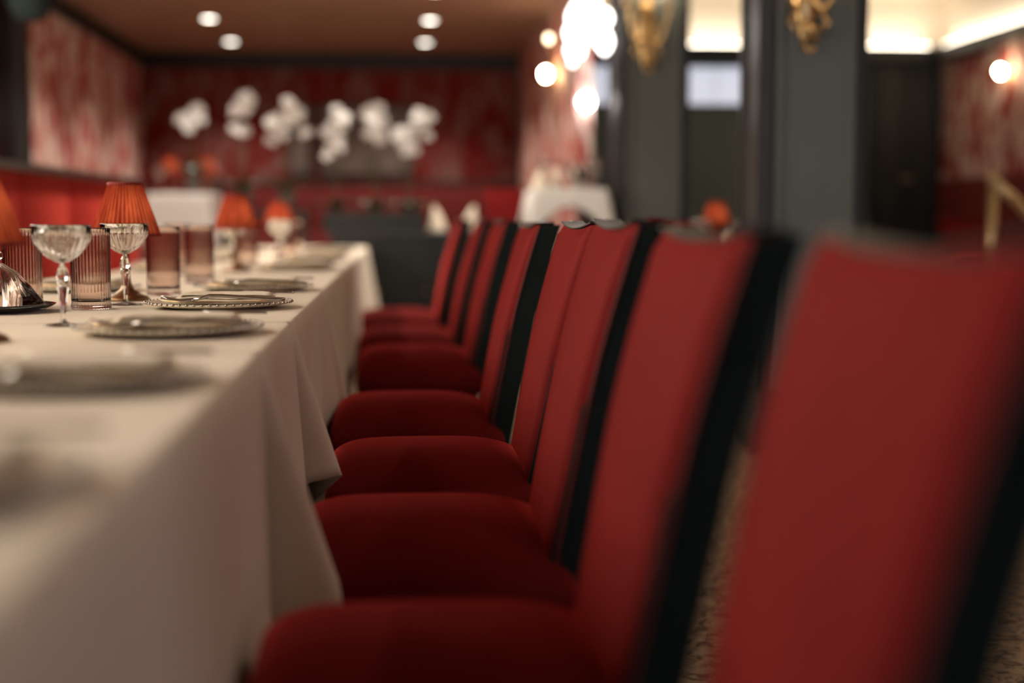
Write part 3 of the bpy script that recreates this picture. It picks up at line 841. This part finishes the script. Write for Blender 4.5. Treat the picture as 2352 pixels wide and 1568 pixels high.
def flower_mesh():
    V, F = [], []
    def petal(ang, L, wd, tilt):
        n = 5; st = len(V)
        for i in range(n + 1):
            t = i / n; r = L * t; hw = wd * math.sin(math.pi * (.12 + .88 * t) ** .8) if i < n else .002
            for s in (-1, 0, 1):
                x, z = r, s * hw
                yy = -tilt * r * r * 12 - (.004 if s == 0 else 0)
                V.append((x * math.cos(ang) - z * math.sin(ang), yy, x * math.sin(ang) + z * math.cos(ang)))
        for i in range(n):
            for q in range(2):
                a = st + i * 3 + q; F.append((a, a + 1, a + 4, a + 3))
    for k, (a, L, wd) in enumerate(((90, .042, .015), (210, .040, .015), (330, .040, .015), (20, .046, .024), (160, .046, .024))): petal(R(a), L, wd, .12 + .03 * (k % 2))
    return V, F
fm = None
def orchid(x, y, zb, zt, dx, seed, lab, nb=8, spread=.10, pot=True, n_st=2):
    global fm
    rnd = random.Random(seed)
    o = empty('orchid', (x, y, zb))
    h = zt - zb
    if pot: lathe('pot', [(0, 0), (.045, 0), (.055, .05), (.062, .105), (.066, .11), (.064, .118), (.056, .112), (.050, .10), (0, .098)], 'pot', o, 24)
    pz = .10 if pot else .0
    for k in range(6):
        a = 2 * math.pi * k / 6 + rnd.uniform(-.3, .3); L = rnd.uniform(.14, .22); V, F = [], []
        for i in range(8):
            t = i / 7; r = L * t; zz = pz + .10 * math.sin(t * 2.2) - .02 * t
            hw = .028 * math.sin(math.pi * min(1, .15 + t * .85)) + .002
            for s in (-1, 0, 1): V.append((r * math.cos(a) - s * hw * math.sin(a), r * math.sin(a) + s * hw * math.cos(a), zz + (.008 if s else 0)))
        for i in range(7):
            for q in range(2): F.append((i * 3 + q, i * 3 + q + 1, i * 3 + q + 4, i * 3 + q + 3))
        obj('leaf', V, F, 'leaf', o, True)
    for s_ in range(n_st):
        sg = 1 if s_ % 2 == 0 else -1
        hh = h * (1 - .10 * s_); out = dx * sg if s_ else dx
        pts = []
        for i in range(15):
            t = i / 14
            pts.append(Vector((out * (t ** 2.2) * .9 + .01 * sg, rnd.uniform(-.003, .003) - .04 * t * t, pz + (hh - pz) * math.sin(min(1.0, t * 1.12) * math.pi * .56) / math.sin(math.pi * .5) if t < .9 else pz + (hh - pz) * (1 - (t - .9) * 1.6))))
        st = tube('flower_stem', pts, .0038, 'stem', o, 6)
        for k in range(nb):
            t = .45 + .55 * k / (nb - 1)
            p = pts[min(14, int(t * 14))].lerp(pts[min(14, int(t * 14) + 1)], t * 14 - int(t * 14))
            pos = p + Vector((rnd.uniform(-spread, spread) * .40, -.02 - rnd.uniform(0, .05), rnd.uniform(-1.0, .2) * spread))
            if fm is None:
                b = obj('flower', *flower_mesh(), 'petal', st, True); fm = b
                v, f = lathe_vf([(0, -.006), (.008, -.004), (.010, .004), (.004, .012), (0, .014)], 8)
                lp = obj('flower_lip', v, f, 'petal_lip', None, True); fl_me = lp.data; bpy.data.objects.remove(lp)
            else:
                b = fm.copy(); C.objects.link(b); b.parent = st
            b.location = pos; sc = rnd.uniform(.9, 1.2); b.scale = (sc, sc, sc)
            b.rotation_euler = (rnd.uniform(-.3, .3), rnd.uniform(-.6, .6), rnd.uniform(-.7, .7))
    return tag(o, lab, 'orchid', 'white orchids before the far wall')
orchid(-1.43, 10.2, 1.135, 1.75, .05, 1, 'white orchid on the grey clothed table, leftmost of the orchids', 6, .07, n_st=2)
orchid(-1.00, 9.42, 1.00, 1.74, .02, 2, 'tall white orchid on the stand, second from left', 7, .09)
orchid(-.72, 9.40, 1.00, 1.68, .09, 3, 'white orchid on the stand, third from left', 9, .10)
orchid(-.40, 9.42, .975, 1.64, .02, 4, 'white orchid in the planter box, nearest the stand', 9, .10, False)
orchid(-.15, 9.44, .975, 1.70, -.03, 5, 'white orchid in the middle of the planter box', 8, .11, False)
orchid(.08, 9.42, .975, 1.62, .09, 6, 'white orchid in the planter box, rightmost of the orchids', 9, .10, False)

# standing folded napkins on the console ledge
def mk_cone():
    n = 20; V, F = [], []
    for j in range(7):
        t = j / 6
        for i in range(n):
            a = 2 * math.pi * i / n
            r = (.060 * (1 - t) ** .8 + .004) * (1 + .14 * math.cos(3 * a + 1.5 * t))
            V.append((r * math.cos(a) + .03 * t * t, r * math.sin(a) * .8, .17 * t))
    for j in range(6):
        for i in range(n): F.append((j * n + i, j * n + (i + 1) % n, (j + 1) * n + (i + 1) % n, (j + 1) * n + i))
    F.append(tuple(range(n))); F.append(tuple(6 * n + i for i in range(n)))
    return obj('standing_napkin', V, F, 'napkin', None, True)
CON = Kind(mk_cone)
CON.put((.265, 9.40, .8655), R(170), 'cream napkin folded into a cone beside the planter box', 'napkin', 'standing napkins')
CON.put((.47, 9.40, .8655), 0, 'cream napkin folded into a cone at the right end of console', 'napkin', 'standing napkins')

# ------------------------------------------------------------------ far tables
def far_table(x0, x1, y0, y1, zt, zb, lab, clab, drop_, fl, seed, mt='far_cloth', mid=1.0):
    make_table(x0, x1, y0, y1, zt, lab, None, zb)
    cloth(x0, x1, y0, y1, zt, drop_, clab, None, (fl, fl, fl, fl), seed, mt, side=.015, amp=.008, fdir='diag', sig=.09, ends=.015, mid=mid)
far_table(-1.72, -1.29, 9.95, 10.55, 1.115, .36, 'small table under grey white cloth beside the orchids', 'grey white cloth on the raised table beside the leftmost orchid', .33, .02, 31)
far_table(.78, 1.22, 8.25, 8.70, 1.115, .36, 'small raised table before the sconce wall', 'white cloth with hanging corners on table before the sconce wall', .24, .05, 32, mid=.35)
make_table(1.28, 1.95, 6.75, 7.40, TZ, 'dark table between the two pillars', None)
cloth(1.28, 1.95, 6.75, 7.40, TZ, .30, 'white cloth on table between the two pillars', None, (.03,) * 4, 33, 'far_cloth', fdir='diag', ends=.015)
ZF = 1.115 + .0075
LMP.put((-1.62, 10.40, ZF), 0, 'small red lamp on grey clothed table, left one', 'table lamp', 'red lamps on far tables')
LMP.put((-1.36, 10.42, ZF), 0, 'small red lamp on grey clothed table, right one', 'table lamp', 'red lamps on far tables')
LMP.put((1.579, 7.0, ZT), 0, 'small red lamp glowing between the two pillars', 'table lamp', 'red lamps on far tables')
CPE.put((-1.64, 10.05, ZF), 0, 'clear coupe glass on grey clothed table', 'coupe', 'glasses on far tables')
for k, (x, y, z, wd) in enumerate(((.85, 8.32, ZF, 'left front of table before the sconce wall'), (1.02, 8.60, ZF, 'middle of table before the sconce wall'), (1.17, 8.31, ZF, 'right front of table before the sconce wall'), (1.16, 8.58, ZF, 'right rear of table before the sconce wall'), (1.48, 6.9, ZT, 'left of the lamp between the pillars'), (1.70, 6.92, ZT, 'right of the lamp between the pillars'))):
    CPE.put((x, y, z), .4 * k, 'clear coupe glass ' + wd, 'coupe', 'glasses on far tables')
for k, (x, y, z, a, wd) in enumerate(((.85, 8.59, ZF, 0, 'on left of table before the sconce wall'), (.93, 8.42, ZF, 90, 'at front of table before the sconce wall'), (1.60, 6.86, ZT, 30, 'before the lamp between the pillars'))):
    CON.put((x, y, z), R(a), 'white napkin folded into a cone ' + wd, 'napkin', 'standing napkins', (.8, .8, .8))

ib = empty('glint_bucket', (1.06, 8.34, ZF))  # made-up silver bucket, added so this table catches glints
lathe('bucket', [(0, 0), (.040, 0), (.045, .006), (.048, .05), (.058, .10), (.062, .115), (.064, .118), (.061, .121), (.055, .10), (.045, .05), (0, .012)], 'silver', ib, 32)
for sx in (-1, 1): tube('handle', [(sx * .056, 0, .10), (sx * .078, 0, .105), (sx * .082, 0, .085), (sx * .070, 0, .07), (sx * .052, 0, .065)], .004, 'silver', ib)
tag(ib, 'silver ice bucket added for glints on the table before the sconce wall', 'ice bucket')

# far chairs: same kind of red chair, on the raised level
CH.put((.80, 9.17, .36), R(95), 'dark red chair on the raised level behind the console', 'chair', 'far red chairs', (.95, .95, .845))
CH.put((4.02, 9.6, .36), R(80), 'dark red chair by the black door', 'chair', 'far red chairs', (1, 1, .62))
CH.put((1.62, 7.62, 0), R(90), 'red chair behind the lamp between the pillars', 'chair', 'far red chairs', (1, 1, 1.0))

# ------------------------------------------------------------------ steps and brass rail at right
st = struct(empty('floor_steps', (3.9, 0, 0)), 'carpeted steps to the raised level')
box('step', -.55, .9, 7.45, 8.05, 0, .12, 'carpet', st); box('step', -.55, .9, 7.75, 8.05, .12, .24, 'carpet', st)
hr = empty('handrail', (3.64, 8.5, 0))
tube('top_post', [(0, 0, .36), (0, 0, 1.185)], .028, 'brass', hr, 12)
lathe('post_knob', [(0, 1.18), (.03, 1.185), (.036, 1.205), (.03, 1.228), (0, 1.235)], 'brass', hr, 16)
tube('rail', [(0, .02, 1.185), (-.03, -.35, 1.07), (-.09, -.95, .85)], .028, 'brass', hr, 12)
tube('bottom_post', [(-.09, -.95, 0), (-.09, -.95, .86)], .024, 'brass', hr, 12)
tag(hr, 'brass stair handrail with posts at right', 'handrail')
